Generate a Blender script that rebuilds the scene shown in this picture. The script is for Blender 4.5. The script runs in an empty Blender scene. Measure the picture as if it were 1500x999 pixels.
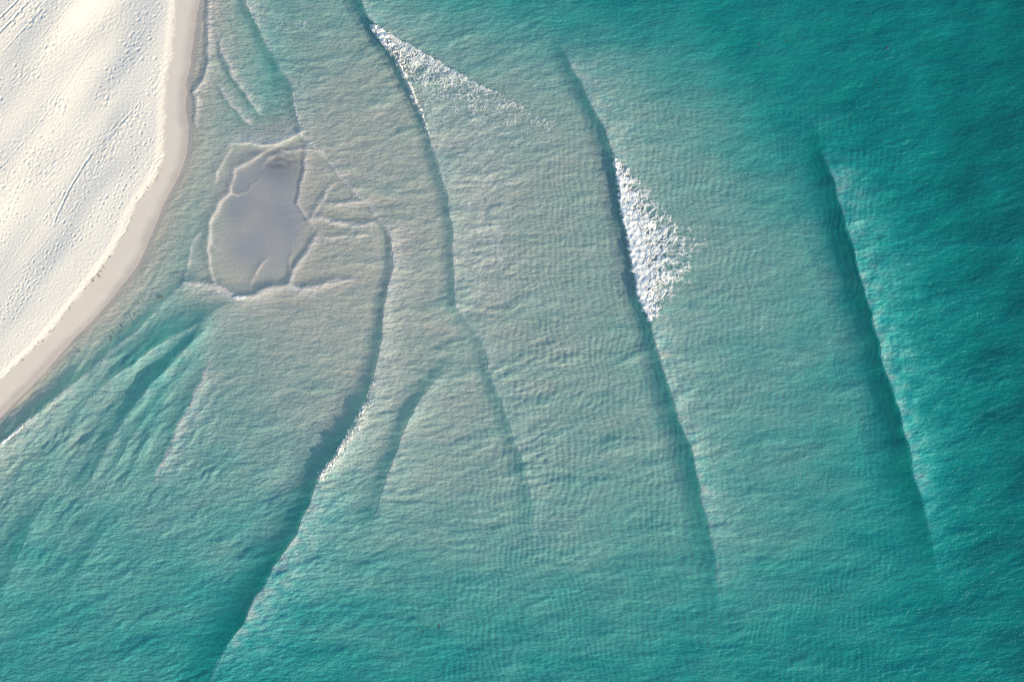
import bpy, math, random
import numpy as np

# ------------------------------------------------------------------ scene, camera, light
sc = bpy.context.scene
S = 0.06                                   # metres per photograph pixel (photo 1500 x 999)
W, H = 1500, 999
SUN_EL, SUN_AZ = 18.0, -40.0               # degrees; azimuth from +X, low morning sun from seaward

cam_d = bpy.data.cameras.new('camera')
cam = bpy.data.objects.new('camera', cam_d)
sc.collection.objects.link(cam)
cam_d.lens = 56; cam_d.sensor_width = 36
cam.location = (0, 0, 140.0)                # a drone looking straight down
cam.rotation_euler = (0, 0, 0)
cam_d.clip_start = 0.5; cam_d.clip_end = 5000
sc.camera = cam

world = bpy.data.worlds.new('World'); sc.world = world; world.use_nodes = True
wn = world.node_tree.nodes; wl = world.node_tree.links
bg = wn['Background']
sky = wn.new('ShaderNodeTexSky'); sky.sky_type = 'NISHITA'; sky.sun_disc = False
sky.sun_elevation = math.radians(SUN_EL); sky.sun_rotation = math.radians(90 - SUN_AZ)
sky.air_density = 1.1; sky.dust_density = 0.3; sky.ozone_density = 1.2
wl.new(sky.outputs[0], bg.inputs[0]); bg.inputs[1].default_value = 0.15

sun_d = bpy.data.lights.new('sun', 'SUN'); sun_d.energy = 4.3; sun_d.angle = math.radians(0.5)
sun_d.color = (1.0, 0.82, 0.54)
sun = bpy.data.objects.new('sun', sun_d); sc.collection.objects.link(sun)
e, a = math.radians(SUN_EL), math.radians(SUN_AZ)
from mathutils import Vector
sun.rotation_euler = Vector((math.cos(e)*math.cos(a), math.cos(e)*math.sin(a), math.sin(e))).to_track_quat('Z', 'Y').to_euler()

sc.view_settings.view_transform = 'Standard'; sc.view_settings.look = 'None'
sc.view_settings.gamma = 1.0; sc.view_settings.exposure = 1.02
sc.view_settings.use_curve_mapping = False
sc.render.engine = 'CYCLES'
sc.cycles.use_denoising = False
sc.cycles.max_bounces = 4; sc.cycles.diffuse_bounces = 2; sc.cycles.glossy_bounces = 1
sc.cycles.transmission_bounces = 4; sc.cycles.transparent_max_bounces = 12; sc.cycles.volume_bounces = 0
sc.cycles.sample_clamp_direct = 2.0; sc.cycles.caustics_reflective = False; sc.cycles.caustics_refractive = False

rng = np.random.default_rng(7)
random.seed(7)
f4 = np.float32

# ------------------------------------------------------------------ maths helpers (all in photo-pixel plan coordinates)
PERM = np.concatenate([rng.permutation(512)]*3).astype(np.int32)
GA = rng.uniform(0, 2*np.pi, 512); GX = np.cos(GA).astype(f4); GY = np.sin(GA).astype(f4)
JX = rng.uniform(0.08, .92, 512).astype(f4); JY = rng.uniform(0.08, .92, 512).astype(f4)

def perlin(x, y, seed=0):
    x = np.asarray(x, f4) + seed*17.31; y = np.asarray(y, f4) + seed*9.77
    xi = np.floor(x).astype(np.int32); yi = np.floor(y).astype(np.int32)
    xf = x - xi; yf = y - yi
    u = xf*xf*xf*(xf*(xf*6-15)+10); v = yf*yf*yf*(yf*(yf*6-15)+10)
    xa = xi & 511; ya = yi & 511; xb = (xi+1) & 511; yb = (yi+1) & 511
    def g(px, py, dx, dy):
        h = PERM[PERM[px] + py]
        return GX[h]*dx + GY[h]*dy
    n0 = g(xa, ya, xf, yf); n1 = g(xb, ya, xf-1, yf)
    n2 = g(xa, yb, xf, yf-1); n3 = g(xb, yb, xf-1, yf-1)
    a0 = n0 + u*(n1-n0); a1 = n2 + u*(n3-n2)
    return (a0 + v*(a1-a0))*1.5

def fbm(x, y, oct=3, seed=0, gain=.5):
    s = 0; amp = 1
    for o in range(oct):
        s = s + amp*perlin(x*2.03**o, y*2.03**o, seed+o*3); amp *= gain
    return s

def worley(x, y, seed=0):
    x = np.asarray(x, f4); y = np.asarray(y, f4)
    xi = np.floor(x).astype(np.int32); yi = np.floor(y).astype(np.int32)
    f1 = np.full(x.shape, 9, f4); f2 = f1.copy()
    for i in (-1, 0, 1):
        for j in (-1, 0, 1):
            cx = xi+i; cy = yi+j
            h = PERM[PERM[(cx+seed*31) & 511] + ((cy+seed*57) & 511)]
            d = np.hypot(cx + JX[h] - x, cy + JY[h] - y)
            f2 = np.where(d < f1, f1, np.minimum(f2, d)); f1 = np.minimum(f1, d)
    return f1, f2

def sstep(a, b, x):
    t = np.clip((x-a)/(b-a), 0, 1); return t*t*(3-2*t)

def rbf_field(pts, lo=None, hi=None):
    p = np.array(pts, float); xy = p[:, :2]; n = len(p)
    D = np.hypot(xy[:, None, 0]-xy[None, :, 0], xy[:, None, 1]-xy[None, :, 1])
    A = np.zeros((n+1, n+1)); A[:n, :n] = -D + np.eye(n)*-4.0*0; A[:n, n] = 1; A[n, :n] = 1
    b = np.zeros(n+1); b[:n] = p[:, 2]
    w = np.linalg.solve(A + np.diag([1e-6]*n+[0]), b)
    gx = np.arange(-240, 1741, 12.0); gy = np.arange(-240, 1241, 12.0)
    X, Y = np.meshgrid(gx, gy)
    Z = np.full(X.shape, w[n])
    for i in range(n): Z -= w[i]*np.hypot(X-xy[i, 0], Y-xy[i, 1])
    for _ in range(2):                                     # soften the cones at the control points
        Zp = np.pad(Z, 1, mode='edge')
        Z = (Zp[1:-1, 1:-1]*4 + 2*(Zp[:-2, 1:-1]+Zp[2:, 1:-1]+Zp[1:-1, :-2]+Zp[1:-1, 2:])
             + Zp[:-2, :-2]+Zp[2:, 2:]+Zp[:-2, 2:]+Zp[2:, :-2])/16
    if lo is not None: Z = np.clip(Z, lo, hi)
    Z = Z.astype(f4)
    def f(x, y):
        u = np.clip((np.asarray(x)-gx[0])/12.0, 0, len(gx)-1.001); v = np.clip((np.asarray(y)-gy[0])/12.0, 0, len(gy)-1.001)
        i = u.astype(np.int32); j = v.astype(np.int32); u = (u-i).astype(f4); v = (v-j).astype(f4)
        return (Z[j, i]*(1-u)+Z[j, i+1]*u)*(1-v) + (Z[j+1, i]*(1-u)+Z[j+1, i+1]*u)*v
    return f

def axis(lo, hi, step, far_lo, far_hi, g=1.25):
    a = list(np.arange(lo, hi+step*.5, step)); d = step
    while a[-1] < far_hi: d *= g; a.append(a[-1]+d)
    d = step; pre = []; v = lo
    while v > far_lo: d *= g; v -= d; pre.append(v)
    return np.array(pre[::-1]+a, f4)

def wx(px): return (px-750.0)*S
def wy(py): return (499.5-py)*S

C = sc.collection
def mesh_obj(name, V, F, mat, parent=None, smooth=True, attrs=None):
    me = bpy.data.meshes.new(name)
    V = np.ascontiguousarray(V, f4); F = np.ascontiguousarray(F, np.int32); n, k = F.shape
    me.vertices.add(len(V)); me.vertices.foreach_set('co', V.ravel())
    me.loops.add(n*k); me.loops.foreach_set('vertex_index', F.ravel())
    me.polygons.add(n); me.polygons.foreach_set('loop_start', np.arange(0, n*k, k, dtype=np.int32))
    me.polygons.foreach_set('loop_total', np.full(n, k, np.int32))
    me.polygons.foreach_set('use_smooth', np.full(n, smooth))
    for an, av in (attrs or {}).items():
        at = me.attributes.new(an, 'FLOAT', 'POINT'); at.data.foreach_set('value', np.ascontiguousarray(av, f4).ravel())
    me.update(calc_edges=True); me.validate()
    me.materials.append(mat)
    o = bpy.data.objects.new(name, me); C.objects.link(o)
    if parent: o.parent = parent; o.location = -parent.location
    return o

def grid_faces(ny, nx):
    i = np.arange(ny*nx, dtype=np.int32).reshape(ny, nx)
    # rows run down the photograph (-Y): wind so that normals point up
    return np.stack([i[1:, :-1], i[1:, 1:], i[:-1, 1:], i[:-1, :-1]], -1).reshape(-1, 4)

def tag(o, label=None, cat=None, group=None, kind=None):
    if label: o['label'] = label
    if cat: o['category'] = cat
    if group: o['group'] = group
    if kind: o['kind'] = kind
    return o

# ------------------------------------------------------------------ shoreline
EDGE = np.array([(-900, 330), (-100, 296), (0, 290), (50, 283), (110, 275), (150, 268), (190, 275), (230, 272), (270, 255), (300, 238),
                 (340, 222), (390, 200), (435, 165), (470, 135), (505, 95), (555, 50), (605, 0), (655, -50), (800, -190), (1100, -420), (2200, -900)], float)
DRY = np.array([(-900, 300), (-100, 262), (0, 258), (80, 250), (130, 242), (200, 240), (235, 238), (265, 225), (290, 205), (310, 190),
                (345, 180), (390, 150), (440, 110), (500, 60), (555, 0), (610, -55), (800, -240), (1100, -470), (2200, -950)], float)
def smooth_curve(T):
    y = np.arange(T[0, 0], T[-1, 0]); x = np.interp(y, T[:, 0], T[:, 1])
    k = np.hanning(71); k /= k.sum()
    xs = np.convolve(np.pad(x, 35, mode='edge'), k, 'valid')
    return lambda q: np.interp(q, y, xs)
edge_f = smooth_curve(EDGE); dry_f = smooth_curve(DRY)

# ------------------------------------------------------------------ depth of the seabed (metres below still water)
DEPTH = [(1500,0,3),(1500,500,3.2),(1500,999,2.8),(1300,100,2.6),(1400,300,3.0),(1420,700,2.8),(1300,0,2.6),(1100,0,2.2),(1100,80,2.0),
 (1000,0,2.1),(1000,60,1.7),(900,0,1.9),(850,30,1.5),(750,0,1.5),(650,0,1.1),(580,0,.85),(600,40,.7),(750,60,.8),(850,100,.65),(950,120,.85),
 (1050,150,1.1),(1150,200,1.8),(1250,250,2.3),(1200,300,1.5),(1150,350,.8),(1100,450,.7),(1200,450,1.0),(1050,250,.75),(1000,200,.8),(950,300,.6),
 (1000,500,.65),(1100,600,.85),(1200,600,1.05),(1250,700,1.4),(1330,600,1.9),(1290,400,1.7),(1300,800,1.8),(1200,800,1.3),(1100,750,1.0),(1100,900,1.4),
 (1000,850,1.15),(1000,950,1.6),(1250,950,2.0),(1380,850,2.3),(850,200,.42),(850,350,.36),(800,500,.40),(900,600,.5),(950,750,.75),(880,850,1.0),
 (800,950,1.4),(700,850,.95),(650,950,1.5),(550,850,1.1),(500,950,1.5),(400,950,1.9),(350,900,1.6),(720,650,.45),(750,760,.65),(620,700,.45),
 (600,780,.7),(650,500,.30),(700,400,.28),(700,250,.28),(620,350,.2),(600,200,.27),(560,100,.32),(500,150,.27),(480,60,.42),(440,30,.5),(500,0,.65),
 (500,280,.16),(480,350,.13),(520,420,.15),(480,500,.2),(400,500,.28),(350,560,.5),(430,600,.38),(380,700,.7),(300,650,.7),(470,750,.85),(250,780,.95),
 (330,820,1.05),(150,850,1.15),(50,950,1.4),(200,950,1.4),(50,780,.95),(100,700,.75),(20,700,.6),(200,600,.65),(240,540,.8),(270,480,.7),(210,480,.55),
 (150,560,.55),(80,640,.6),(300,520,.55),(330,20,.6),(350,80,.8),(370,130,.9),(390,150,.75),(330,160,.6),(300,100,.22),(300,200,.28),(340,190,.33),
 (400,180,.28),(280,250,.3),(290,320,.36),(270,370,.42),(260,420,.38),(300,430,.26),(295,400,.2),(400,250,.045),(380,320,.03),(400,380,.04),(350,400,.05),
 (330,330,.06),(440,280,.06),(450,370,.07),(430,220,.09),(330,250,.13),(345,290,.04),(420,330,.03)]
depth_f = rbf_field(DEPTH, .022, 3.6)
# angle (degrees, rising to the right) in which the wavelet crests run
ANG = [(500,100,20),(600,200,12),(500,280,0),(620,350,0),(700,500,12),(850,350,4),(850,550,14),(900,700,12),(700,700,10),(650,850,-4),(850,950,0),
 (1000,300,6),(1100,500,6),(1150,800,4),(1400,300,25),(1400,800,20),(1000,50,14),(750,50,14),(330,60,-42),(360,140,-38),(400,60,-30),(270,300,48),(290,380,35),
 (230,440,38),(200,560,45),(100,700,48),(250,700,40),(350,560,35),(400,500,-15),(480,480,-8),(400,650,20),(300,850,22),(100,900,22),(480,380,-3)]
ang_f = rbf_field(ANG)
# height (metres) of the wavelets
AMP = [(500,120,.030),(500,300,.026),(620,350,.030),(700,300,.026),(700,500,.040),(850,350,.022),(850,550,.034),(720,650,.045),(650,780,.040),(950,750,.035),(850,900,.035),
 (1050,300,.018),(1100,500,.022),(1150,800,.030),(1400,300,.014),(1400,800,.016),(1000,50,.014),(750,60,.026),(340,80,.030),(270,300,.022),(290,400,.015),(200,540,.028),
 (100,680,.030),(300,650,.030),(400,550,.022),(450,620,.018),(250,850,.030),(80,900,.030),(400,950,.032),(380,300,.0),(400,380,.0),(350,390,.0),(420,260,.0),(345,290,.002),
 (440,240,.008),(470,300,.014),(460,390,.010),(320,250,.008),(390,185,.012),(480,440,.020),(295,380,.006)]
amp_f = rbf_field(AMP, 0, .08)

# ------------------------------------------------------------------ waves: crest polylines (x, y, height m, front width px, back width px)
# front (shoreward) side lies to the left when walking along the points down the photograph
WAVES = [
 # swell in the deep green water
 [(1186,165,0,15.2,70),(1206,225,.18,18.2,70),(1226,290,.62,19.8,70),(1248,370,1.05,19.8,70),(1267,440,1.08,19.8,68),(1290,520,1.05,20.5,66),(1314,600,.95,22,64),(1334,680,.60,24.3,60),(1354,750,.28,25.8,55),(1375,840,.08,27.4,50),(1390,930,0,27.4,50)],
 # main breaker and its long shoulder
 [(812,55,0,12.2,50),(838,100,0.301,13.7,50),(863,145,0.516,13.7,50),(886,190,0.619,12.2,55),(900,236,0.482,10,70),(908,300,0.344,9,80),(922,370,0.344,9,80),(936,440,0.413,10,70),(951,472,0.619,9.88,55),(968,530,0.671,14.4,50),(986,590,0.636,16,48),(1005,640,0.585,16.7,46),(1019,690,0.499,17.5,46),(1030,740,0.396,18.2,46),(1042,790,0.292,19.8,46),(1050,850,0.155,21.3,46),(1056,920,0,21.3,46)],
 # upper breaker running down into a thin long crest
 [(505,-60,0.301,12.2,40),(528,0,0.387,11.4,40),(550,46,0.43,9,40),(585,95,0.31,8,60),(605,140,0.258,8,60),(622,180,0.258,9,50),(640,235,0.258,11,40),(655,290,0.258,9.12,35),(664,340,0.258,9.12,32),(665,400,0.241,9.12,30),(668,450,0.206,11,28),(682,470,0.146,10,25),(704,500,0.172,9.12,25),(714,535,0.232,10.6,30),(730,580,0.232,11.4,32),(746,620,0.224,12.2,34),(761,670,0.224,12.9,36),(772,705,0.206,14.4,36),(782,745,0.138,16.7,36),(778,790,0.0602,18.2,36),(772,840,0,18.2,36)],
 # inner wave: shoulder beside the pool, then the foaming bore below
 [(345,-60,.2,9.12,30),(358,0,.2,9.12,30),(372,30,.18,9.12,30),(400,85,.12,11,26),(425,125,.14,9,22),(434,165,.14,8,20),(439,196,.12,6,16),(465,222,.08,6,14),(490,246,.07,6,14),(520,286,.08,6,14),(541,302,.08,6,14),(556,325,.09,6,16),(574,348,.2,9,24),(574,400,.25,9.12,24),(561,450,.27,9.88,26),(556,510,.31,12.2,28),(546,570,.38,15.2,34),(521,620,.46,16.7,38),(492,668,.5,16.7,40),(470,693,.48,18.2,40),(455,735,.46,20.5,60),(422,800,.42,22.8,70),(391,850,.34,24.3,72),(350,920,.22,25.8,75),(318,970,.1,27.4,75),(300,1020,0,27.4,75)],
 # crest behind the foaming bore
 [(672,528,0,10.6,26),(645,548,.2,11.4,28),(612,590,.32,12.9,34),(592,625,.36,12.9,36),(580,660,.35,12.9,38),(566,700,.29,13.7,40),(552,740,.15,15.2,42),(540,790,0,15.2,42)],
 # swash wave on the beach at lower left
 [(285,400,0,8,20),(250,430,.10,9,20),(200,485,.22,13,24),(165,512,.30,16,26),(130,543,.36,17,28),(85,582,.38,17,28),(40,618,.38,16,28),(0,652,.38,14,28),(-60,705,.36,14,28),(-160,800,.3,14,28)],
 # ridges fanning out of the lower end of the pool
 [(350,436,.03,8,14),(325,447,.12,10,18),(300,468,.22,13,22),(250,495,.32,16,26),(215,516,.36,17,28),(170,548,.3,17,28),(130,585,.18,17,26),(90,630,0,17,26)],
 [(318,462,0,9,14),(298,484,.26,11,18),(265,518,.38,14,22),(230,556,.38,15,24),(200,590,.33,15,24),(165,640,.28,16,24),(140,690,.22,17,24),(112,745,0,17,24)],
 [(290,520,0,9,14),(250,560,.16,11,18),(220,600,.24,13,20),(190,645,.26,14,22),(165,690,.18,15,22),(145,740,0,15,22)],
 [(340,441,0,9,14),(290,458,.12,10,16),(245,479,.16,11,17),(205,502,.17,11,18),(165,530,.13,11,18),(125,562,0,11,18)],
 [(306,476,0,9,13),(280,504,.15,10,15),(245,541,.18,11,16),(212,579,.17,11,16),(180,623,.14,12,17),(148,672,0,12,17)],
 [(300,502,0,8,13),(275,537,.13,10,15),(245,581,.16,11,16),(220,626,.15,11,16),(200,672,.11,12,17),(178,725,0,12,17)],
 [(312,520,0,12,20),(292,562,.07,13,22),(270,612,.09,14,24),(245,662,.07,15,24),(222,715,0,15,24)],
 [(75,720,0,15,24),(45,770,.22,16,26),(20,830,.2,17,28),(-10,890,0,17,28)],
 [(185,740,0,15,24),(150,780,.15,16,26),(110,850,.1,17,28),(90,890,0,17,28)],
 # edge of the next bore below the pool
 [(520,408,.02,9,8),(495,412,.05,8,8),(470,418,.07,8,8),(440,424,.08,8,9),(424,418,.08,7,9),(400,422,.09,9,11),(372,434,.11,10,13),(348,435,.10,9,13),(322,419,.08,8,12),(295,415,.08,8,11),(270,417,.06,8,10),(262,421,0,8,10)],
 # pool edges
 [(467,338,.02,4,8),(455,357,.05,5,8),(440,382,.065,5,8),(428,402,.07,5,8),(421,418,.05,5,8)],
 [(440,196,.09,4,12),(420,204,.09,4,12),(400,213,.10,4,12),(378,214,.10,4,12),(345,212,.07,4,12),(330,216,0,4,12)][::-1],
 [(449,215,.03,3,8),(447,245,.04,3,9),(440,280,.045,3,9),(435,300,.045,3,9),(446,313,.045,3,8),(452,322,.035,3,8),(460,338,0,3,8)],
 [(396,221,.025,9,3),(372,236,.035,9,3),(346,248,.035,9,3),(342,262,.03,9,3),(336,283,.04,9,3),(322,296,.04,9,3),(312,318,.05,9,3.5),(306,345,.04,9,3),(304,365,.04,9,3),(308,392,.035,9,3),(318,424,.03,9,3)],
 [(336,284,.03,9,3),(348,288,.025,9,3),(366,280,.02,9,3),(380,262,.015,9,3)],
 [(304,352,.02,9,3),(312,362,.02,9,3),(328,366,0,9,3)],
 [(402,372,.0,9,3),(385,386,.025,9,3),(374,402,.03,9,3),(368,418,.02,9,3)],
 [(429,352,0,8,2.5),(428,372,.02,8,2.5),(426,396,.02,8,2.5)],
 [(452,322,.03,4,6),(470,318,.05,4,6),(490,324,.06,4,6),(515,328,.06,4,6),(545,327,.06,4,6),(556,332,0,4,6)][::-1],
 [(470,300,0,4,6),(495,297,.05,4,6),(520,296,.06,4,6),(536,300,0,4,6)][::-1],
 [(410,219,.02,2.5,3),(440,221,.03,2.5,3),(470,221,.05,3,4),(482,228,0,3,4)][::-1],
 [(462,345,0,7,3),(482,352,.03,7,3),(505,349,.035,7,3),(535,345,.03,7,3),(565,346,0,7,3)][::-1],
 [(500,262,0,6,3),(478,278,.03,6,3),(468,300,.035,6,3),(458,318,.03,6,3),(450,326,0,6,3)],
 [(345,214,0,7,3),(328,234,.03,7,3),(318,256,.03,7,3),(314,280,0,7,3)],
 [(300,330,0,7,3),(286,352,.025,7,3),(276,384,.03,7,3),(270,414,0,7,3)],
 [(430,232,0,5,2.5),(412,226,.02,5,2.5),(396,232,.02,5,2.5),(380,250,0,5,2.5)],
 # swash lines on the upper beach
 [(305,-20,.04,4,8),(306,20,.05,4,8),(304,60,.05,4,9),(305,95,.06,4,9),(296,118,.07,4,9),(284,136,.07,4,8),(288,152,.05,4,7),(285,180,.03,3,7),(290,200,0,3,7)],
 [(318,40,0,5,9),(326,80,.06,6,10),(345,115,.09,7,11),(368,150,.1,7,11),(385,172,0,7,11)],
 [(318,120,0,5,9),(335,150,.07,6,10),(355,172,.07,6,10),(372,185,0,7,11)],
]
def wave_z(X, Y, full=False):
    """height of all long crests; also how close each point is to a crest back"""
    shp = X.shape; x = X.ravel(); y = Y.ravel(); Z = np.zeros(x.size, f4); BK = np.zeros(x.size, f4); FR = np.zeros(x.size, f4); CAUST = np.zeros(x.size, f4)
    for wi, w in enumerate(WAVES):
        P = np.array(w, f4); m = 2.6*max(P[:, 3].max(), P[:, 4].max())
        idx = np.nonzero((x > P[:, 0].min()-m) & (x < P[:, 0].max()+m) & (y > P[:, 1].min()-m) & (y < P[:, 1].max()+m))[0]
        if not idx.size: continue
        qx = x[idx] + (4.0 if P[:, 2].max() > .3 else 2.2)*perlin(x[idx]/42, y[idx]/42, 5) + 0.9*perlin(x[idx]/11, y[idx]/11, 6)
        qy = y[idx] + 2.2*perlin(x[idx]/38, y[idx]/38, 8)
        if P[:, 2].max() < .125: qx = qx + 2.4*perlin(x[idx]/19, y[idx]/19, 16); qy = qy + 2.4*perlin(x[idx]/19, y[idx]/19, 17)
        best = np.full(idx.size, 1e9, f4); sg = np.zeros(idx.size, f4); hh = np.zeros((3, idx.size), f4)
        for k in range(len(P)-1):
            A = P[k]; B = P[k+1]; dx = B[0]-A[0]; dy = B[1]-A[1]; L2 = dx*dx+dy*dy
            t = np.clip(((qx-A[0])*dx+(qy-A[1])*dy)/L2, 0, 1)
            d = np.hypot(qx-A[0]-t*dx, qy-A[1]-t*dy)
            c = dx*(qy-A[1]) - dy*(qx-A[0])
            u = d < best
            best = np.where(u, d, best); sg = np.where(u, c, sg)
            for j in range(3): hh[j] = np.where(u, A[2+j]+t*(B[2+j]-A[2+j]), hh[j])
        big = P[:, 2].max() > .125
        q = np.sqrt(best*best+np.where(big, 16.0, 2.0))/np.where(sg > 0, hh[1], hh[2])
        pr = np.where(sg > 0, np.exp(-1.3*q**1.8) - .10*np.exp(-((q-2.2)/.9)**2), np.exp(-1.6*q**1.25))
        hv = hh[0]*np.where(P[:, 2].max() < .125, 1.5, np.where(P[:, 2].max() > .38, .80, .95))*(1 + .22*perlin(x[idx]/26, y[idx]/26, 11) + .38*perlin(x[idx]/85, y[idx]/85, 12))
        Z[idx] += hv*pr
        if big: Z[idx] += hh[0]*.05*np.where(sg > 0, 0, np.exp(-q*1.3))*(perlin(qx/7, qy/4.5, 13)+.6*perlin(qx/4, qy/3, 14))*np.clip(q*6, 0, 1)
        st = np.clip(hh[0]/(.20 if wi == 3 else .42 if big else .05), 0, 1)
        BK[idx] = np.maximum(BK[idx], np.where(sg > 0, np.exp(-best/1.2), np.exp(-(1.35 if big else 1.1)*q))*st*(1 if P[:, 2].max() > .3 or not big else .55))
        FR[idx] = np.maximum(FR[idx], np.where(sg > 0, np.exp(-(q/1.7)**3), 0)*st*(1 if big else .3))
        if not big: CAUST[idx] = np.maximum(CAUST[idx], np.exp(-(best/1.8)**2)*np.clip(hh[0]/.04, 0, 1)*np.clip(.75+.8*perlin(x[idx]/17, y[idx]/17, 15), .15, 1.2))  # mask of caustic lines to be painted along the small crests
        elif wi == 3: CAUST[idx] = np.maximum(CAUST[idx], .6*np.exp(-(best/2.6)**2)*(y[idx] > 150)*np.clip(hh[0]/.06, 0, 1)*np.clip(1.6-hh[0]/.10, 0, 1))
    if full: return Z.reshape(shp), CAUST.reshape(shp), BK.reshape(shp), FR.reshape(shp)
    return Z.reshape(shp)

ANGLES = [-45, -20, 0, 20, 45]
def wavelets(X, Y):
    th = ang_f(X, Y); A = amp_f(X, Y); out = np.zeros(X.shape, f4); wsum = np.full(X.shape, 1e-4, f4)
    for i, an in enumerate(ANGLES):
        wgt = np.clip(1-np.abs(th-an)/24, 0, 1)
        if wgt.max() <= 0: continue
        c, s = math.cos(math.radians(an)), math.sin(math.radians(an))
        u = X*c - Y*s; v = X*s + Y*c                       # u along the crests, v across
        v = v + 5*perlin(u/60, v/60, 21+i)
        n = 1.2*perlin(u/110, v/32, 35+i) + .8*perlin(u/62, v/15, 30+i) + .62*perlin(u/30, v/8.2, 40+i) + .38*perlin(u/13, v/4.8, 50+i)
        n = n + .22*np.abs(n)                              # a little more peaked than round
        out += wgt*n; wsum += wgt
    patch = .5 + .85*np.clip(perlin(X/75, Y/42, 61)+.35, 0, 1.2)
    shore = sstep(2, 34, X-edge_f(Y))
    return out/wsum*A*patch*3.1*(.12+.88*shore)

def ripples(X, Y):
    ph = X + 10*perlin(X/130, Y/90, 100) + 7*perlin(X/60, Y/38, 101) + 2.0*perlin(X/18, Y/14, 102) - .10*(Y-500)
    sw_ = (np.exp(-((X-830)/75)**2-((Y-780)/75)**2)*26) - np.exp(-((X-1090)/80)**2-((Y-850)/90)**2)*20
    cyc = (ph + sw_)/9.3
    tri = np.abs(np.sin(np.pi*cyc))                         # 0 in the narrow troughs
    rip = sstep(620, 820, X + .25*(Y-500)) * sstep(1400, 1240, X) * sstep(40, 200, Y-.10*(X-850))
    rip = np.maximum(rip, .55*sstep(480, 640, X)*sstep(650, 850, Y)*sstep(1400, 1240, X))
    rip = rip*(.55 + .45*np.clip(perlin(X/90, Y/60, 105)+.6, 0, 1.3))
    return tri, rip

def bed_z(X, Y):
    d = depth_f(X, Y)
    d = d*(1 + .16*fbm(X/85, Y/48, 2, 70)*sstep(.06, .3, d))
    dist = np.maximum((X-edge_f(Y))*.85, 0)
    d = np.minimum(d, .012 + dist*S*.11)
    return -d

def beach_z(X, Y):
    dist = (edge_f(Y)-X)*.82; dd = (dry_f(Y)-X)*.82
    z = .012 + np.maximum(dist, 0)*S*.055
    z = z - np.maximum(-dist, 0)*S*.11
    inl = np.maximum(dd, 0)*S
    z = z - inl*.030 + .05*sstep(0, 10, dd)
    roll = sstep(0, 70, dd)
    c, s = math.cos(math.radians(52)), math.sin(math.radians(52))
    u = X*c - Y*s; v = X*s + Y*c
    z = z + roll*(.22*perlin(u/260, v/105, 80) + .10*perlin(u/120, v/48, 81))
    # a broad swale behind the berm
    sw = (X - np.interp(Y, [-100, 0, 100, 200, 300, 400, 600], [235, 195, 145, 105, 45, -20, -150]))
    z = z - roll*.32*np.exp(-(sw/62)**2)
    return z

def water_z(X, Y, bed=None):
    if bed is None: bed = bed_z(X, Y)
    tri, rip = ripples(X, Y)
    z = wave_z(X, Y) + wavelets(X, Y) + .027*rip*(tri**.8-.6)
    return np.maximum(z, bed + .010 + .0012*perlin(X/6, Y/6, 90))

# ------------------------------------------------------------------ materials
def new_mat(name):
    m = bpy.data.materials.new(name); m.use_nodes = True
    nt = m.node_tree; nt.nodes.clear()
    out = nt.nodes.new('ShaderNodeOutputMaterial')
    return m, nt, out
def N(nt, t, **kw):
    n = nt.nodes.new(t)
    for k, v in kw.items(): setattr(n, k, v)
    return n
def mixc(nt, fac, a, b):
    n = N(nt, 'ShaderNodeMix', data_type='RGBA')
    if hasattr(fac, 'is_output'): nt.links.new(fac, n.inputs[0])
    else: n.inputs[0].default_value = fac
    for sock, v in ((n.inputs[6], a), (n.inputs[7], b)):
        if hasattr(v, 'is_output'): nt.links.new(v, sock)
        else: sock.default_value = (*v, 1)
    return n.outputs[2]
def math_n(nt, op, a, b=0.0, clamp=False):
    n = N(nt, 'ShaderNodeMath', operation=op, use_clamp=clamp)
    for sock, v in ((n.inputs[0], a), (n.inputs[1], b)):
        if hasattr(v, 'is_output'): nt.links.new(v, sock)
        else: sock.default_value = v
    return n.outputs[0]
def attr(nt, name): return N(nt, 'ShaderNodeAttribute', attribute_name=name).outputs['Fac']
def noise(nt, scale, detail=3, rough=.55, vec=None):
    n = N(nt, 'ShaderNodeTexNoise'); n.inputs['Scale'].default_value = scale
    n.inputs['Detail'].default_value = detail; n.inputs['Roughness'].default_value = rough
    if vec: nt.links.new(vec, n.inputs['Vector'])
    return n.outputs['Fac']
def obj_vec(nt, scale=(1, 1, 1), rz=0):
    t = N(nt, 'ShaderNodeTexCoord'); m = N(nt, 'ShaderNodeMapping')
    m.inputs['Scale'].default_value = scale; m.inputs['Rotation'].default_value = (0, 0, rz)
    nt.links.new(t.outputs['Object'], m.inputs['Vector']); return m.outputs[0]
def bump(nt, h, strength, dist, normal=None):
    b = N(nt, 'ShaderNodeBump'); b.inputs['Strength'].default_value = strength; b.inputs['Distance'].default_value = dist
    nt.links.new(h, b.inputs['Height'])
    if normal: nt.links.new(normal, b.inputs['Normal'])
    return b.outputs[0]

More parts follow.
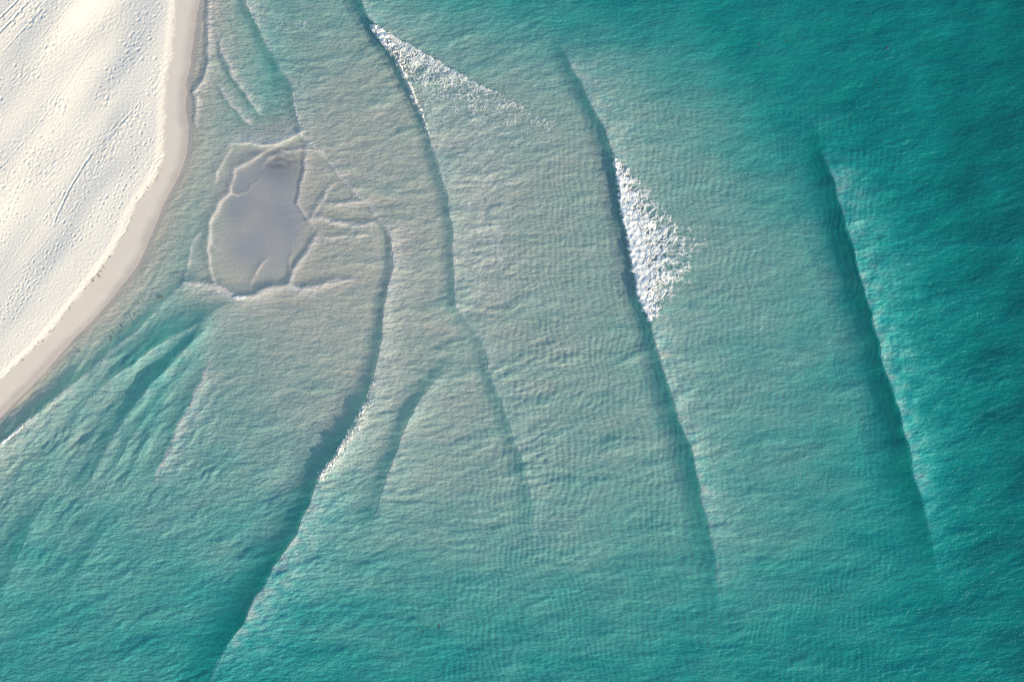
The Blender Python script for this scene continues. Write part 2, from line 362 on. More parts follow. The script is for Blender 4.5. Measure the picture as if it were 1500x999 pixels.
# dry and wet beach sand
M_beach, nt, out = new_mat('beach_sand')
p = N(nt, 'ShaderNodeBsdfPrincipled'); v = obj_vec(nt)
wet = attr(nt, 'wet')
dry = mixc(nt, noise(nt, .35, 4, .6, v), (.60, .555, .49), (.67, .625, .555))
wetc = mixc(nt, noise(nt, .6, 4, .6, v), (.47, .42, .37), (.52, .47, .415))
film = attr(nt, 'film')
nt.links.new(mixc(nt, film, mixc(nt, wet, dry, wetc), (.36, .325, .30)), p.inputs['Base Color'])
nt.links.new(math_n(nt, 'SUBTRACT', math_n(nt, 'SUBTRACT', .95, math_n(nt, 'MULTIPLY', wet, .3)), math_n(nt, 'MULTIPLY', film, .45)), p.inputs['Roughness'])
p.inputs['Specular IOR Level'].default_value = .25
hs = math_n(nt, 'MULTIPLY', noise(nt, 5.5, 4, .65, v), math_n(nt, 'SUBTRACT', 1.0, math_n(nt, 'MULTIPLY', wet, .93)))
nt.links.new(bump(nt, hs, .5, .08), p.inputs['Normal'])
nt.links.new(p.outputs[0], out.inputs[0])

# sand of the sea floor, darker grains gathered in the ripple troughs
M_bed, nt, out = new_mat('seabed_sand')
p = N(nt, 'ShaderNodeBsdfPrincipled'); v = obj_vec(nt)
sand = mixc(nt, noise(nt, .25, 4, .6, v), (.43, .375, .30), (.53, .47, .385))
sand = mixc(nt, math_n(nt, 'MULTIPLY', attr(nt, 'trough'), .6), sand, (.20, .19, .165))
sand = mixc(nt, attr(nt, 'pool_sky'), sand, (.22, .245, .305))  # bluish pool tone: sky reflection painted into the bed colour
sand = mixc(nt, attr(nt, 'mud'), sand, (.085, .095, .13))
nt.links.new(sand, p.inputs['Base Color']); p.inputs['Roughness'].default_value = .95
p.inputs['Specular IOR Level'].default_value = .1
nt.links.new(bump(nt, math_n(nt, 'MULTIPLY', noise(nt, 3.0, 3, .6, v), math_n(nt, 'SUBTRACT', 1.0, attr(nt, 'pool_sky'))), .6, .08), p.inputs['Normal'])
nt.links.new(p.outputs[0], out.inputs[0])

# clear shallow sea: transparent skin with sky reflection, light scattered by the sand it carries, absorption by its depth
M_sea, nt, out = new_mat('sea_water')
v = obj_vec(nt, (.62, 1.35, 1), math.radians(-12)); vi = obj_vec(nt)
calm = attr(nt, 'ripple')
hb = math_n(nt, 'ADD', math_n(nt, 'MULTIPLY', noise(nt, 3.4, 3, .62, v), 1.0), math_n(nt, 'MULTIPLY', noise(nt, 1.35, 2, .5, v), 1.2))
nrm = bump(nt, math_n(nt, 'MULTIPLY', hb, calm), .9, .16)
tb = attr(nt, 'turbid_light'); sed = attr(nt, 'depth')  # both also carry the caustic and sunlit tints painted along the crests
dif = N(nt, 'ShaderNodeBsdfDiffuse'); nt.links.new(nrm, dif.inputs['Normal'])
cc = N(nt, 'ShaderNodeCombineColor')
for ci, (a0, kk, k2, b0) in enumerate(((.46, .80, .55, .002), (.405, .16, .06, .012), (.355, .13, .075, .040))):      # light returned by the milky water column above the sand
    ex = math_n(nt, 'POWER', math.e, math_n(nt, 'MULTIPLY', sed, math_n(nt, 'ADD', math_n(nt, 'MULTIPLY', sed, -k2), -kk)))
    nt.links.new(math_n(nt, 'ADD', math_n(nt, 'MULTIPLY', ex, a0), b0), cc.inputs[ci])
nt.links.new(cc.outputs[0], dif.inputs['Color'])
tr = N(nt, 'ShaderNodeBsdfTransparent')
m1 = N(nt, 'ShaderNodeMixShader'); nt.links.new(tb, m1.inputs[0]); nt.links.new(tr.outputs[0], m1.inputs[1]); nt.links.new(dif.outputs[0], m1.inputs[2])
gl = N(nt, 'ShaderNodeBsdfGlossy'); gl.inputs['Roughness'].default_value = .04; nt.links.new(nrm, gl.inputs['Normal'])
lw = N(nt, 'ShaderNodeLayerWeight'); lw.inputs['Blend'].default_value = .5; nt.links.new(nrm, lw.inputs['Normal'])
sch = math_n(nt, 'ADD', math_n(nt, 'MULTIPLY', math_n(nt, 'POWER', lw.outputs['Facing'], 5.0), .95), .022, True)
m2 = N(nt, 'ShaderNodeMixShader'); nt.links.new(sch, m2.inputs[0]); nt.links.new(m1.outputs[0], m2.inputs[1]); nt.links.new(gl.outputs[0], m2.inputs[2])
nt.links.new(m2.outputs[0], out.inputs['Surface'])
va = N(nt, 'ShaderNodeVolumeAbsorption')
K = (.55, .085, .080); kd = 1.0
va.inputs['Color'].default_value = (1-K[0], 1-K[1], 1-K[2], 1); va.inputs['Density'].default_value = kd
nt.links.new(va.outputs[0], out.inputs['Volume'])

# foam
M_foam, nt, out = new_mat('sea_foam')
p = N(nt, 'ShaderNodeBsdfPrincipled'); v = obj_vec(nt)
nt.links.new(mixc(nt, noise(nt, 2.2, 3, .6, v), (.66, .69, .70), (.78, .78, .77)), p.inputs['Base Color'])
p.inputs['Roughness'].default_value = .8
nt.links.new(bump(nt, noise(nt, 7, 3, .65, v), .25, .06), p.inputs['Normal'])
tl = N(nt, 'ShaderNodeBsdfTranslucent'); tl.inputs['Color'].default_value = (.8, .84, .85, 1)
mx = N(nt, 'ShaderNodeMixShader'); mx.inputs[0].default_value = .25
nt.links.new(p.outputs[0], mx.inputs[1]); nt.links.new(tl.outputs[0], mx.inputs[2])
tr = N(nt, 'ShaderNodeBsdfTransparent'); m3 = N(nt, 'ShaderNodeMixShader')
nt.links.new(attr(nt, 'cover'), m3.inputs[0]); nt.links.new(tr.outputs[0], m3.inputs[1]); nt.links.new(mx.outputs[0], m3.inputs[2])
nt.links.new(m3.outputs[0], out.inputs[0])

def plain_mat(name, c1, c2, rough=.8, sc_=9):
    m, nt, out = new_mat(name); p = N(nt, 'ShaderNodeBsdfPrincipled')
    nt.links.new(mixc(nt, noise(nt, sc_, 3, .6, obj_vec(nt)), c1, c2), p.inputs['Base Color']); p.inputs['Roughness'].default_value = rough
    nt.links.new(p.outputs[0], out.inputs[0]); return m
M_weed = plain_mat('dark_seaweed', (.010, .014, .012), (.022, .026, .020), .5)
M_wrack = plain_mat('dry_seaweed', (.16, .09, .045), (.30, .18, .10), .8)
M_wood = plain_mat('driftwood', (.05, .04, .03), (.11, .085, .06), .8)

# ------------------------------------------------------------------ seabed
xs = np.concatenate([axis(-100, 560, 3.0, -7000, 560), np.arange(561.5, 1345, 1.45), axis(1346, 1560, 3.0, 1346, 7000)]).astype(f4)
xs = np.unique(xs); ys = axis(-70, 1070, 3.2, -7000, 7000)
X, Y = np.meshgrid(xs, ys); Z = bed_z(X, Y)
tri, rip = ripples(X, Y)
Z = Z + rip*.068*(tri**.75 - .6) + .012*perlin(X/9, Y/7, 107)*sstep(.06, .3, -Z)
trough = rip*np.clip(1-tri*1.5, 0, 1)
lumps = .05*fbm(X/30, Y/16, 2, 110)*sstep(.15, .5, -bed_z(X, Y))
Z = Z + lumps
land = np.clip((edge_f(Y)-X)/10, -1, 1)
Z = np.where(X < edge_f(Y)+10, np.where(land > 0, beach_z(X, Y)-.03*land-.02*np.maximum((edge_f(Y)-X)/20, 0), Z), Z)
mud = 1.15*np.exp(-((X-408)/26)**2-((Y-233)/13)**2)*np.clip(.6+1.3*perlin(X/11, Y/7, 115), 0, 1.2) + .35*np.exp(-((X-415)/36)**2-((Y-250)/20)**2)
mud = mud + .25*np.exp(-((X-370)/30)**2-((Y-312)/16)**2)*np.clip(.5+perlin(X/40, Y/25, 116), 0, 1)
pool_sky = .92*sstep(78, 38, np.hypot((X-385)*.95, (Y-312)*.58))*np.clip(.85+.3*perlin(X/45, Y/45, 117)-.001*(Y-300), .2, 1)  # mask of the sky reflection painted on the pool bed
dk = sstep(.62, .85, perlin(X/5.5, Y/4.2, 118))*sstep(900, 1250, X)*.8*sstep(300, 600, Y)
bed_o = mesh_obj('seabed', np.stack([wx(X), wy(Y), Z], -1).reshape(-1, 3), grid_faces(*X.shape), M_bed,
                 attrs={'trough': trough, 'pool_sky': np.clip(pool_sky, 0, 1), 'mud': np.clip(mud+dk*.6, 0, 1)})
tag(bed_o, 'pale sand sea floor with fine ripple marks under the water', kind='structure')

# ------------------------------------------------------------------ sea water
xs = axis(-80, 1580, 1.5, -7000, 7000); ys = axis(-75, 1075, 1.5, -7000, 7000)
X, Y = np.meshgrid(xs, ys); bed = bed_z(X, Y); Zw = water_z(X, Y, bed); _, CAUST, BK, FR = wave_z(X, Y, True)
onland = sstep(0, 6, edge_f(Y)-X)
Zw = Zw*(1-onland) + onland*np.where(edge_f(Y)-X > 60, -.3, -.02)
dep = np.clip(Zw-bed, 0, 5)
rough_sea = sstep(.04, .16, dep)
turb_light = .18 + .30*rough_sea - .06*sstep(780, 900, X)*sstep(1330, 1200, X)*sstep(.3, .5, dep)
turb_light = turb_light*(1+.14*fbm(X/50, Y/22, 2, 130))*(1-.42*FR)*(1+.35*BK)
turb_light = turb_light + BK*np.where(dep < .35, .42, .22) + .10*sstep(520, 700, Y)*sstep(620, 420, X)*(1-FR)  # crest backs made milkier to paint their golden sunlit fringe
depth_light = dep*(1-np.clip(.62*BK*np.clip(.9+.6*perlin(X/19, Y/12, 133), 0, 1.4), 0, .66))*(1+.15*FR)  # backs tinted as if shallower, fronts deeper: painted sunlit and shaded slopes
# froth left behind the breakers: fine bubbles in the water
froth = .30*np.exp(-((X-700-(Y-200)*.1)/60)**2)*sstep(90, 170, Y)*sstep(480, 400, Y)*(X > np.interp(Y, [90, 180, 290, 400], [582, 622, 655, 665]))
turb_light = turb_light + .5*CAUST  # bright caustic lines around the pool, painted as pale milky water
depth_light = depth_light*(1-.6*CAUST)
turb_light = np.clip(turb_light + .5*froth*np.clip(.6+fbm(X/14, Y/10, 2, 140), 0, 1.4), .05, .92)
pool = np.clip(amp_f(X, Y)/.016, 0, 1)
V = np.stack([wx(X), wy(Y), Zw], -1).reshape(-1, 3)
F = grid_faces(*X.shape)
ny, nx = X.shape
# close the body of water: a skirt and a floor far below
ii = np.arange(ny*nx).reshape(ny, nx)
ring = np.concatenate([ii[0, :-1], ii[:-1, -1], ii[-1, :0:-1], ii[:0:-1, 0]])
low = V[ring].copy(); low[:, 2] = -9.0; base = len(V)
k = len(ring); r2 = np.roll(ring, -1); l1 = base+np.arange(k); l2 = np.roll(l1, -1)
cen = base+k
V = np.concatenate([V, low, [[0, 0, -9.0]]])
skirt = np.stack([ring, r2, l2, l1], -1)
F = np.concatenate([F, skirt])
tri_floor = np.stack([l1, l2, np.full(k, cen), np.full(k, cen)], -1)
pad = lambda q, c: np.concatenate([q.ravel(), np.full(k+1, c)])
def close_mesh():
    o = mesh_obj('sea', V, F, M_sea, attrs={'turbid_light': pad(turb_light, .1), 'depth': pad(depth_light, 3), 'ripple': pad((.02+.98*pool)*(1+.5*sstep(500, 700, Y)*sstep(700, 420, X))*(1-.5*FR), 1)})
    return o
sea = close_mesh(); tag(sea, 'shallow turquoise sea with crossing waves over a sand bar', kind='structure')

# ------------------------------------------------------------------ beach
ny_ = axis(-60, 700, 1.0, -7000, 2100)
fx = np.linspace(0, 1, 380); ext = []; d = .004
while (ext[-1] if ext else 1) < 60: d *= 1.3; ext.append((ext[-1] if ext else 1)+d)
fx = np.concatenate([fx, ext]).astype(f4)
E = edge_f(ny_); wdt = np.maximum(E+70, 45)
Y = np.repeat(ny_[:, None], len(fx), 1); X = (E+10)[:, None] - fx[None, :]*wdt[:, None]; X = X[:, ::-1].copy()
Zb = beach_z(X, Y)
dd = (dry_f(Y) + 4.0*fbm(X/40+.3, Y/26, 4, 150) - X)*.82
dry_m = sstep(-3.5, 4.0, dd+2.5*perlin(X/7, Y/7, 152))
# footprints, hoof-like pits and dragged tracks
cnt_r, cnt_c = X.shape
def dent(px, py, rx, ry, ang, dp):
    r0 = int(np.searchsorted(ny_, py-3*max(rx, ry))); r1 = int(np.searchsorted(ny_, py+3*max(rx, ry)))
    if r1 <= r0 or r0 >= cnt_r: return
    row = X[min((r0+r1)//2, cnt_r-1)]
    c0 = int(np.searchsorted(row, px-3.5*max(rx, ry))); c1 = int(np.searchsorted(row, px+3.5*max(rx, ry)))
    if c1 <= c0: return
    dx = X[r0:r1, c0:c1]-px; dy = Y[r0:r1, c0:c1]-py; c, s = math.cos(ang), math.sin(ang)
    q = np.hypot((dx*c-dy*s)/rx, (dx*s+dy*c)/ry)
    Zb[r0:r1, c0:c1] += dp*(-np.exp(-(q**2.2)) + .22*np.exp(-((q-1.6)/.6)**2))
pts = rng.uniform((-40, -40), (262, 620), (16000, 2))
den = np.clip(.42 + 1.1*perlin(pts[:, 0]/70, pts[:, 1]/70, 160) + .5*perlin(pts[:, 0]/22, pts[:, 1]/22, 161), .03, 1)
den *= sstep(2, 26, (dry_f(pts[:, 1])-pts[:, 0]))
den *= np.where(pts[:, 1] > 330, .30, 1.0)
keep = rng.random(len(pts)) < den*den*.42
for (px, py) in pts[keep]:
    r = 1.0+1.5*rng.random()**2
    dent(px, py, r*rng.uniform(.7, 1.0), r*rng.uniform(1.0, 1.5), math.radians(rng.normal(-40, 30)), rng.uniform(.008, .036)*r/1.8)
# walked trails
def trail(p0, p1, bend, n, wig, dp):
    for i in range(n):
        t = i/(n-1); px = p0[0]+(p1[0]-p0[0])*t + bend*math.sin(math.pi*t) + (wig if i % 2 else -wig); py = p0[1]+(p1[1]-p0[1])*t + rng.normal(0, 1.6); px += rng.normal(0, 1.3)
        dent(px, py, 1.5, 2.2, math.radians(-35), dp*.32*rng.uniform(.4, 1.3))
for tdef in [((-5, 330), (60, 215), 6, 26, 3, .11), ((0, 470), (150, 235), 10, 52, 3, .10), ((20, 470), (120, 330), -8, 34, 3.5, .10), ((5, 450), (45, 385), 4, 18, 3, .12),
             ((60, 330), (235, 95), 14, 60, 3, .07), ((165, 330), (205, 215), -6, 26, 5, .12), ((110, 360), (150, 290), 5, 18, 5, .13), ((0, 60), (45, 0), 2, 14, 3, .12),
             ((150, 120), (215, 30), 5, 26, 3, .08), ((205, 215), (235, 200), 2, 8, 5, .10)]:
    trail(*tdef)
def track(p0, p1, bend, wdt_, dp):
    p0 = np.array(p0, float); p1 = np.array(p1, float); L = np.linalg.norm(p1-p0); u = (p1-p0)/L; n = np.array([-u[1], u[0]])
    du = (X-p0[0])*u[0]+(Y-p0[1])*u[1]; dn = (X-p0[0])*n[0]+(Y-p0[1])*n[1] - bend*np.sin(np.pi*np.clip(du/L, 0, 1)) - 1.2*perlin(du/30, du*0+p0[0], 170)
    m = sstep(-4, 10, du)*sstep(L+4, L-10, du)
    q = dn/wdt_
    Zb[...] += m*.6*dp*(.55+.6*np.clip(perlin(du/9, dn*0+p1[0], 177)+.4, 0, 1.2))*(-np.exp(-q*q)+.5*np.exp(-((np.abs(q)-1.6)/.6)**2))
for tdef in [((78, 330), (136, 222), -3, 1.5, .10), ((136, 222), (205, 150), 2, 1.0, .05), ((-10, 62), (55, -8), 0, 1.5, .10), ((-10, 40), (40, -10), 0, 1.4, .08), ((5, 78), (70, 8), 0, 1.2, .05),
             ((0, 250), (140, 60), 6, 1.0, .035), ((20, 380), (180, 170), -5, 1.0, .03), ((0, 420), (75, 345), 3, 1.0, .03), ((60, 60), (110, 0), 0, 1.0, .03)]:
    track(*tdef)
ua = X*math.cos(math.radians(50)) - Y*math.sin(math.radians(50)); va = X*math.sin(math.radians(50)) + Y*math.cos(math.radians(50))
trod = np.clip(.30+1.25*perlin(ua/110, va/38, 175)+.6*perlin(X/28, Y/28, 176), .06, 1.25)*np.where(Y > 330, .45, 1)
trod = trod*.75
Zb += dry_m*(.008*perlin(X/3.4, Y/2.9, 171) + trod*(1.0*.034*(np.abs(perlin(ua/13, va/4.4, 172))-.25) + .022*perlin(ua/7, va/3.4, 174)))
wetv = 1-dry_m*.995
film = sstep(16, -2, (edge_f(Y)+3*fbm(X/33, Y/27, 2, 178)-X))*(1-dry_m)
scour = np.clip(1-np.abs(dd+1)/2.2, 0, 1)*sstep(.0, .5, perlin(X/31, Y/17, 173))*sstep(200, 260, Y)
Zb -= scour*.03
Zb += .004*np.clip((edge_f(Y)-X)/4, -3, 1)
beach = mesh_obj('beach', np.stack([wx(X), wy(Y), Zb], -1).reshape(-1, 3), grid_faces(*X.shape), M_beach, attrs={'wet': wetv, 'film': film})
tag(beach, 'white dry sand beach trodden with footprints and a damp tan margin', kind='structure')

# ------------------------------------------------------------------ foam
def crest_x(i, y):
    P = np.array(WAVES[i], float); o = np.argsort(P[:, 1]); return np.interp(y, P[o, 1], P[o, 0])

def foam_mesh(name, parent, box, env_f, step=.5, cell=7.0, lump=.16, lift=.02, seed=0, thin=0.0, aniso=1.0):
    """lacy foam: kept where the envelope beats a cellular pattern; thick where the envelope is strong"""
    gx = np.arange(box[0], box[2], step); gy = np.arange(box[1], box[3], step)
    X, Y = np.meshgrid(gx.astype(f4), gy.astype(f4))
    qx = X + 3.2*perlin(X/9, Y/9, seed+200) + 1.4*perlin(X/4, Y/4, seed+201); qy = Y + 3.2*perlin(X/9, Y/9, seed+202) + 1.4*perlin(X/4, Y/4, seed+203)
    f1, f2 = worley(qx/cell*aniso, qy/cell, seed); g1, g2 = worley(qx/(cell*.45)*aniso, qy/(cell*.45), seed+3)
    r1 = np.abs(perlin(qx/(cell*1.0)*aniso, qy/cell, seed+210))*1.25; r2 = np.abs(perlin(qx/(cell*.5), qy/(cell*.5), seed+211))*1.1
    lace = np.minimum(np.minimum(r1, .10+r2), .12+(f2-f1)*1.2)    # 0 along the strands
    lace = lace + .16*perlin(X/14, Y/12, seed+205) + .07*perlin(X/2.4, Y/2.4, seed+206)
    env = env_f(X, Y)
    val = env - lace
    keep_v = val > 0
    ix = np.arange(X.size).reshape(X.shape)
    kc = keep_v[:-1, :-1] & keep_v[1:, :-1] & keep_v[:-1, 1:] & keep_v[1:, 1:]
    if not kc.any(): return None
    Fq = np.stack([ix[1:, :-1], ix[1:, 1:], ix[:-1, 1:], ix[:-1, :-1]], -1)[kc]
    used, inv = np.unique(Fq, return_inverse=True)
    thick = np.clip(val, 0, .9)
    bub = np.sqrt(np.clip(1-g1*g1, 0, 1))*.45 + np.sqrt(np.clip(1-f1*f1, 0, 1))*.6 + .45*perlin(X/7, Y/7, seed+207) + .05*perlin(X/3, Y/3, seed+208)
    zz = water_z(X.ravel()[used], Y.ravel()[used])
    z = zz + lift + (lump*sstep(0, .55, thick)*(.25+bub)).ravel()[used]
    Vv = np.stack([wx(X.ravel()[used]), wy(Y.ravel()[used]), z], -1)
    cover = np.clip(sstep(-.02, .36+thin, val)*(1-thin*.8) , 0, 1).ravel()[used]
    o = mesh_obj(name, Vv, inv.reshape(-1, 4), M_foam, parent, attrs={'cover': cover}); o['kind'] = 'stuff'
    return o

def foam_thing(x, y, label):
    o = bpy.data.objects.new('wave_foam', None); C.objects.link(o); o.location = (wx(x), wy(y), 0)
    tag(o, label, 'foam', 'white foam on the breaking waves'); return o

# main breaker
t = foam_thing(930, 350, 'thick white foam wedge on the main breaker in mid water, largest of all')
def env_main(X, Y):
    s = X - crest_x(1, Y) + 3.0*perlin(Y/5.5, X/40, 301) + 1.6*perlin(Y/2.6, X/30, 302)
    w = np.interp(Y, [228, 240, 262, 300, 330, 352, 375, 400, 425, 450, 468, 474], [2, 12, 34, 62, 88, 108, 100, 92, 66, 34, 12, 2])
    q = s/w
    q = q*(1+.28*perlin(X/17, Y/13, 303)+.14*perlin(X/8, Y/7, 304))
    e_ = np.interp(q, [-.05, 0, .10, .25, .5, .8, 1.0, 1.2], [.4, 1.1, 1.0, .72, .45, .30, .17, -.2]) + .11*perlin(X/9, Y/8, 305)
    e_ = np.where(s < -7, -1, np.where(s < 0, .42 + s*.09, e_))
    return np.where((Y > 229) & (Y < 472), e_, -1)
foam_mesh('foam_roller', t, (880, 226, 1050, 476), lambda X, Y: np.where((X-crest_x(1, Y)) < 30, env_main(X, Y), -1), .5, 8, .13, .02, 1)
foam_mesh('foam_lace', t, (880, 226, 1050, 476), lambda X, Y: np.where((X-crest_x(1, Y)) >= 30, env_main(X, Y), -1), .5, 13, .09, .015, 1, .06)

# upper breaker
t = foam_thing(560, 60, 'spreading white foam of the upper breaker, trailing to the right')
def up_line(X): return np.interp(X, [545, 556, 600, 640, 700, 750, 800], [36, 44, 68, 90, 125, 150, 178])
def env_up(X, Y):
    s = X - crest_x(2, Y) + 2.2*perlin(Y/6, X/40, 311) + 1.2*perlin(Y/2.6, X/30, 312); b = Y - up_line(X) + 4*perlin(X/9, Y/30, 313)
    e_ = .76*np.exp(-np.maximum(b, 0)/95)*np.exp(-np.maximum(X-560, 0)/360) - .06*sstep(620, 780, X)
    tip = 1.2*np.exp(-np.hypot(X-562, Y-56)/22)
    e_ = np.maximum(e_, tip) - .06
    edge = np.where((s > -5) & (s < 7), .75*np.exp(-np.abs(s-1)/4.0)*sstep(260, 130, Y), 0)
    e_ = np.maximum(e_, edge)
    return np.where((s < -5) | (b < -2) | (Y < 38), -1, e_)
foam_mesh('foam_roller', t, (540, 36, 700, 262), lambda X, Y: np.where(X-crest_x(2, Y) < 14, env_up(X, Y), -1), .5, 6, .22, .02, 5)
foam_mesh('foam_lace', t, (540, 36, 815, 262), lambda X, Y: np.where(X-crest_x(2, Y) >= 14, env_up(X, Y), -1), .55, 8, .08, .015, 5, .12)

t = foam_thing(720, 330, 'thin scattered froth left on the water right of the long middle crest')
def env_res(X, Y):
    e_ = .35*np.exp(-((X-715-(Y-250)*.03)/46)**2)*sstep(150, 230, Y)*sstep(480, 420, Y)
    e_ = e_ + .12*perlin(X/30, Y/36, 321)
    s = X-crest_x(2, Y)
    ed = np.where((s > -2) & (s < 5), .30+.3*perlin(Y/14, X/50, 322), 0)*sstep(475, 440, Y)*sstep(150, 240, Y)
    knot = .42*np.exp(-np.hypot((X-680)/9, (Y-450)/24))
    return np.where(s < -2, -1, np.maximum(np.maximum(e_, ed), knot)-.03)
foam_mesh('foam_lace', t, (630, 150, 810, 480), env_res, .6, 7, .03, .012, 9, .35)

t = foam_thing(520, 630, 'narrow foaming bore curving down left below the middle of the bar')
def env_bore(X, Y):
    s = (X - crest_x(3, Y))*.8 + 1.6*perlin(Y/5, X/40, 331) + perlin(Y/2.5, X/30, 332)
    e_ = np.where(s < 12, .50*np.exp(-np.abs(s-2)/6.5)*sstep(500, 660, Y), 0)
    body = .36*sstep(430, 640, Y)*np.exp(-np.maximum(s-4, 0)/48)*sstep(708, 690, Y)
    e_ = np.maximum(e_, body)
    return np.where((s < -3.5) | (Y > 703), -1, e_-.03)
foam_mesh('foam_roller', t, (450, 420, 600, 706), lambda X, Y: np.where(X-crest_x(3, Y) < 13, env_bore(X, Y), -1), .5, 6, .16, .02, 13)
foam_mesh('foam_lace', t, (450, 420, 640, 706), lambda X, Y: np.where(X-crest_x(3, Y) >= 13, env_bore(X, Y), -1), .55, 7, .06, .012, 13, .2)

t = foam_thing(400, 20, 'faint lacy foam at the top edge near the beach channel')
def env_top(X, Y):
    s = (X - crest_x(3, Y)) + 1.6*perlin(Y/5, X/40, 341)
    e_ = np.where(s < 8, .62*np.exp(-np.abs(s-1.5)/3.0)*sstep(70, 20, Y), 0)
    body = .30*np.exp(-np.maximum(s-3, 0)/28)*sstep(48, 10, Y)
    spot = .36*np.exp(-((X-443)/13)**2-((Y-38)/11)**2) + .33*np.exp(-((X-472)/14)**2-((Y-47)/12)**2) + .25*np.exp(-((X-412)/15)**2-((Y-28)/10)**2)
    return np.where(s < -2.5, -1, np.maximum(np.maximum(e_, body), spot)-.03)
foam_mesh('foam_lace', t, (335, -40, 500, 75), env_top, .5, 7, .05, .012, 17, .15)

t = foam_thing(20, 635, 'short white foam edge where a ripple meets the beach at lower left')
P5 = np.array(WAVES[5], float)
def env_shore(X, Y):
    cx = np.interp(Y, P5[:, 1], P5[:, 0]); s = (X-cx)*.68 + 1.4*perlin(X/5, Y/5, 351)
    return np.where((s < -3) | (s > 7), -1, .85*np.exp(-np.abs(s-.5)/2.6)*sstep(606, 632, Y))
foam_mesh('foam_roller', t, (-60, 590, 60, 700), env_shore, .5, 5, .09, .015, 19)

t = foam_thing(350, 435, 'small pale foam lip at the lower end of the still pool')
foam_mesh('foam_roller', t, (325, 415, 385, 455), lambda X, Y: .8*np.exp(-((X-350)/13)**2-((Y-436-1.2*perlin(X/5, Y/5, 361))/3.2)**2)-.05, .45, 5, .05, .01, 23)

t = foam_thing(440, 180, 'short foam strip on the crest above the upper corner of the pool')
def env_node(X, Y):
    s = X-crest_x(3, Y)+1.2*perlin(Y/5, X/30, 371)
    e_ = .5*np.exp(-np.abs(s-1)/4)*sstep(120, 150, Y)*sstep(245, 200, Y)
    return np.maximum(np.where(s < -2, -1, e_), .7*np.exp(-np.hypot((X-438)/5, (Y-197)/4)))-.04
foam_mesh('foam_lace', t, (420, 115, 490, 250), env_node, .5, 5, .04, .01, 29, .15)

# ------------------------------------------------------------------ drifting seaweed, wrack and wood
def weed_mesh(name, seed, L, n):
    r = random.Random(seed); V = []; F = []
    for k in range(n):
        ang = r.uniform(-.6, .6) + (math.pi if r.random() < .5 else 0); x = r.uniform(-.15, .15)*L; y = r.uniform(-.12, .12)*L; w = L*r.uniform(.06, .11); segs = 6
        b = len(V); z0 = r.uniform(.0, .012)
        for i in range(segs+1):
            t = i/segs; ww = w*(math.sin(math.pi*min(.97, .12+t*.86)))**.6; zz = z0+.012*math.sin(t*5+k)
            nx_, ny2 = -math.sin(ang), math.cos(ang)
            V += [(x+nx_*ww, y+ny2*ww, zz), (x, y, zz+.012), (x-nx_*ww, y-ny2*ww, zz), (x, y, zz-.008)]
            x += math.cos(ang)*L/segs*.6; y += math.sin(ang)*L/segs*.6; ang += r.uniform(-.5, .5)
            if i:
                p0 = b+(i-1)*4; q0 = b+i*4
                F += [(p0, p0+1, q0+1, q0), (p0+1, p0+2, q0+2, q0+1), (p0+2, p0+3, q0+3, q0+2), (p0+3, p0, q0, q0+3)]
    me = bpy.data.meshes.new(name); me.from_pydata(V, [], F); me.update()
    return me
weeds = []
for s_, L_, n_ in ((1, .22, 4), (2, .17, 3), (3, .28, 5), (4, .13, 2)):
    me = weed_mesh('seaweed_scrap', s_, L_, n_); me.materials.append(M_weed); weeds.append(me)
wracks = []
for s_, L_, n_ in ((11, .20, 4), (12, .14, 3), (13, .26, 5)):
    me = weed_mesh('wrack_scrap', s_, L_, n_); me.materials.append(M_wrack); wracks.append(me)
def put(name, me, px, py, z, rz, scl, label, cat, group):
    o = bpy.data.objects.new(name, me); C.objects.link(o); o.location = (wx(px), wy(py), z); o.rotation_euler = (0, 0, rz); o.scale = (scl,)*3
    return tag(o, label, cat, group)
def wz(px, py): return float(water_z(np.array([px], f4), np.array([py], f4))[0])
def bz(px, py):
    r = int(np.argmin(np.abs(ny_-py))); c = int(np.argmin(np.abs(X_b[r]-px))); return float(Zb[r, c])
X_b = X
R = random.Random(5)
for (cx, cy, sx, sy, n) in [(196, 461, 9, 5, 16), (182, 476, 8, 4, 7), (165, 492, 12, 8, 12), (205, 442, 7, 3, 4)]:
    for i in range(n):
        px = cx+R.gauss(0, sx*.6); py = cy+R.gauss(0, sy*.6)-(px-cx)*.55
        put('seaweed_scrap', R.choice(weeds), px, py, wz(px, py)+.02, R.uniform(0, 6.28), R.uniform(.4, .85),
            'tiny dark seaweed scrap adrift in the band of scraps beside the damp sand', 'seaweed', 'scraps adrift near the beach')
for (cx, cy, sx, sy, n) in [(625, 918, 28, 9, 14), (700, 935, 30, 14, 5), (590, 945, 25, 15, 5), (718, 858, 3, 3, 2)]:
    for i in range(n):
        px = cx+R.gauss(0, sx*.6); py = cy+R.gauss(0, sy*.6)
        put('seaweed_scrap', R.choice(weeds), px, py, wz(px, py)+.02, R.uniform(0, 6.28), R.uniform(.5, .95),
            'tiny dark seaweed scrap adrift near the bottom edge, left of the middle', 'seaweed', 'scraps adrift near the bottom edge')
put('seaweed_scrap', weeds[2], 1299, 71, wz(1299, 71)+.02, .6, 1.1, 'lone dark seaweed clump in the deep green water at upper right', 'seaweed', None)
put('seaweed_scrap', weeds[1], 278, 595, wz(278, 595)+.02, .8, 1.4, 'lone dark seaweed scrap between the fanning ridges and the shallow bar', 'seaweed', None)
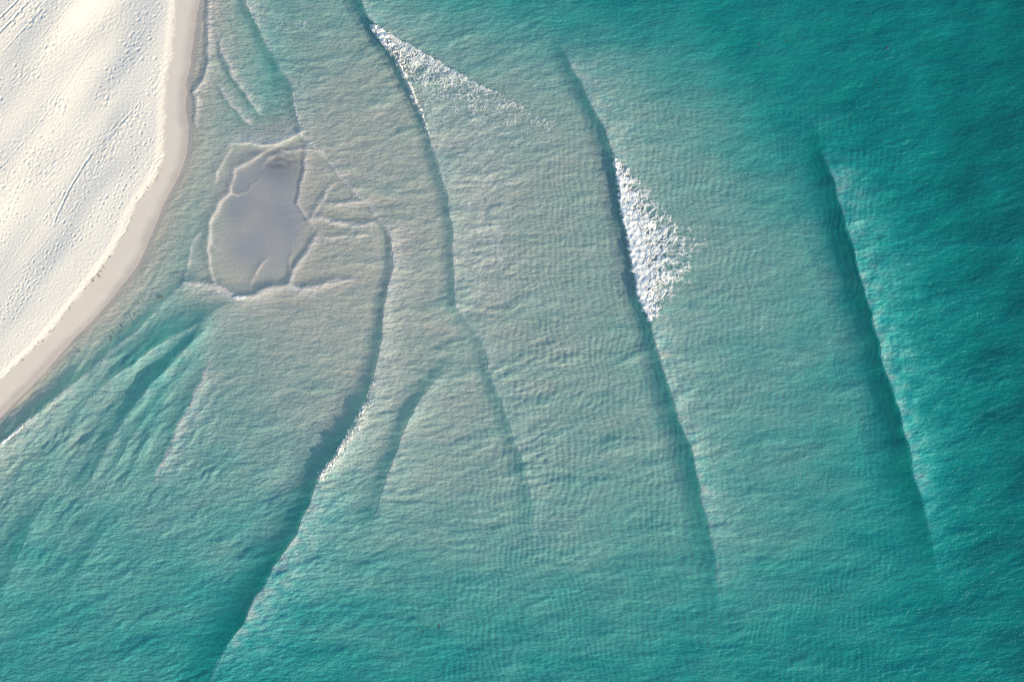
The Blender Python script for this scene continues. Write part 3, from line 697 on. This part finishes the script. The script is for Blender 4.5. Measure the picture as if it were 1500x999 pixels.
put('seaweed_scrap', weeds[0], 1129, 361, wz(1129, 361)+.02, .3, .9, 'lone dark speck of seaweed between main breaker and deep swell', 'seaweed', None)
for px, py in [(1153, 60), (1112, 66), (1125, 89), (1323, 53), (1245, 168), (1283, 118)]:
    put('seaweed_scrap', R.choice(weeds), px, py, wz(px, py)+.02, R.uniform(0, 6), R.uniform(.6, 1.0), 'small dark seaweed scrap in the deep water along the top right', 'seaweed', 'scraps in the deep water')
for i in range(54):
    py = R.uniform(243, 300) if i < 16 else R.uniform(370, 540); px = float(dry_f(py)) + R.gauss(2, 2.2)
    put('wrack_scrap', R.choice(wracks), px, py, bz(px, py)+.012, R.uniform(0, 6.28), R.uniform(.35, .9),
        'tiny brown wrack scrap where the edge of the white sand bends, level with the pool' if i < 16 else 'tiny brown wrack scrap on the straight lower edge of the white sand', 'seaweed', 'wrack at the bend' if i < 16 else 'wrack along the lower edge')
def stick(label, px, py, L, ang, z, r=.05):
    V = []; F = []; n = 8; segs = 7; rr = random.Random(int(px))
    for i in range(segs+1):
        t = i/segs; rad = r*(1-.5*t)*(.85+.3*rr.random()); yo = .06*math.sin(t*3.0)*L*.4
        for k in range(n): th = 2*math.pi*k/n; V.append(((t-.5)*L, yo+rad*math.cos(th), rad*math.sin(th)))
        if i:
            for k in range(n): F.append(((i-1)*n+k, i*n+k, i*n+(k+1) % n, (i-1)*n+(k+1) % n))
    F += [tuple(range(n)), tuple(range(segs*n+n-1, segs*n-1, -1))]
    me = bpy.data.meshes.new('driftwood'); me.from_pydata(V, [], F); me.update(); me.materials.append(M_wood)
    o = bpy.data.objects.new('driftwood', me); C.objects.link(o); o.location = (wx(px), wy(py), z); o.rotation_euler = (0, 0, ang)
    tag(o, label, 'driftwood')
stick('short dark driftwood stick floating between the beach and the still pool', 236, 435, .52, .12, wz(236, 435)+.03, .055)
stick('small brown driftwood piece on the damp sand margin', 146, 405, .32, -.8, bz(146, 405)+.03, .05)
stick('small dark driftwood piece in the swash at the beach edge', 117, 515, .26, .6, wz(117, 515)+.03, .05)
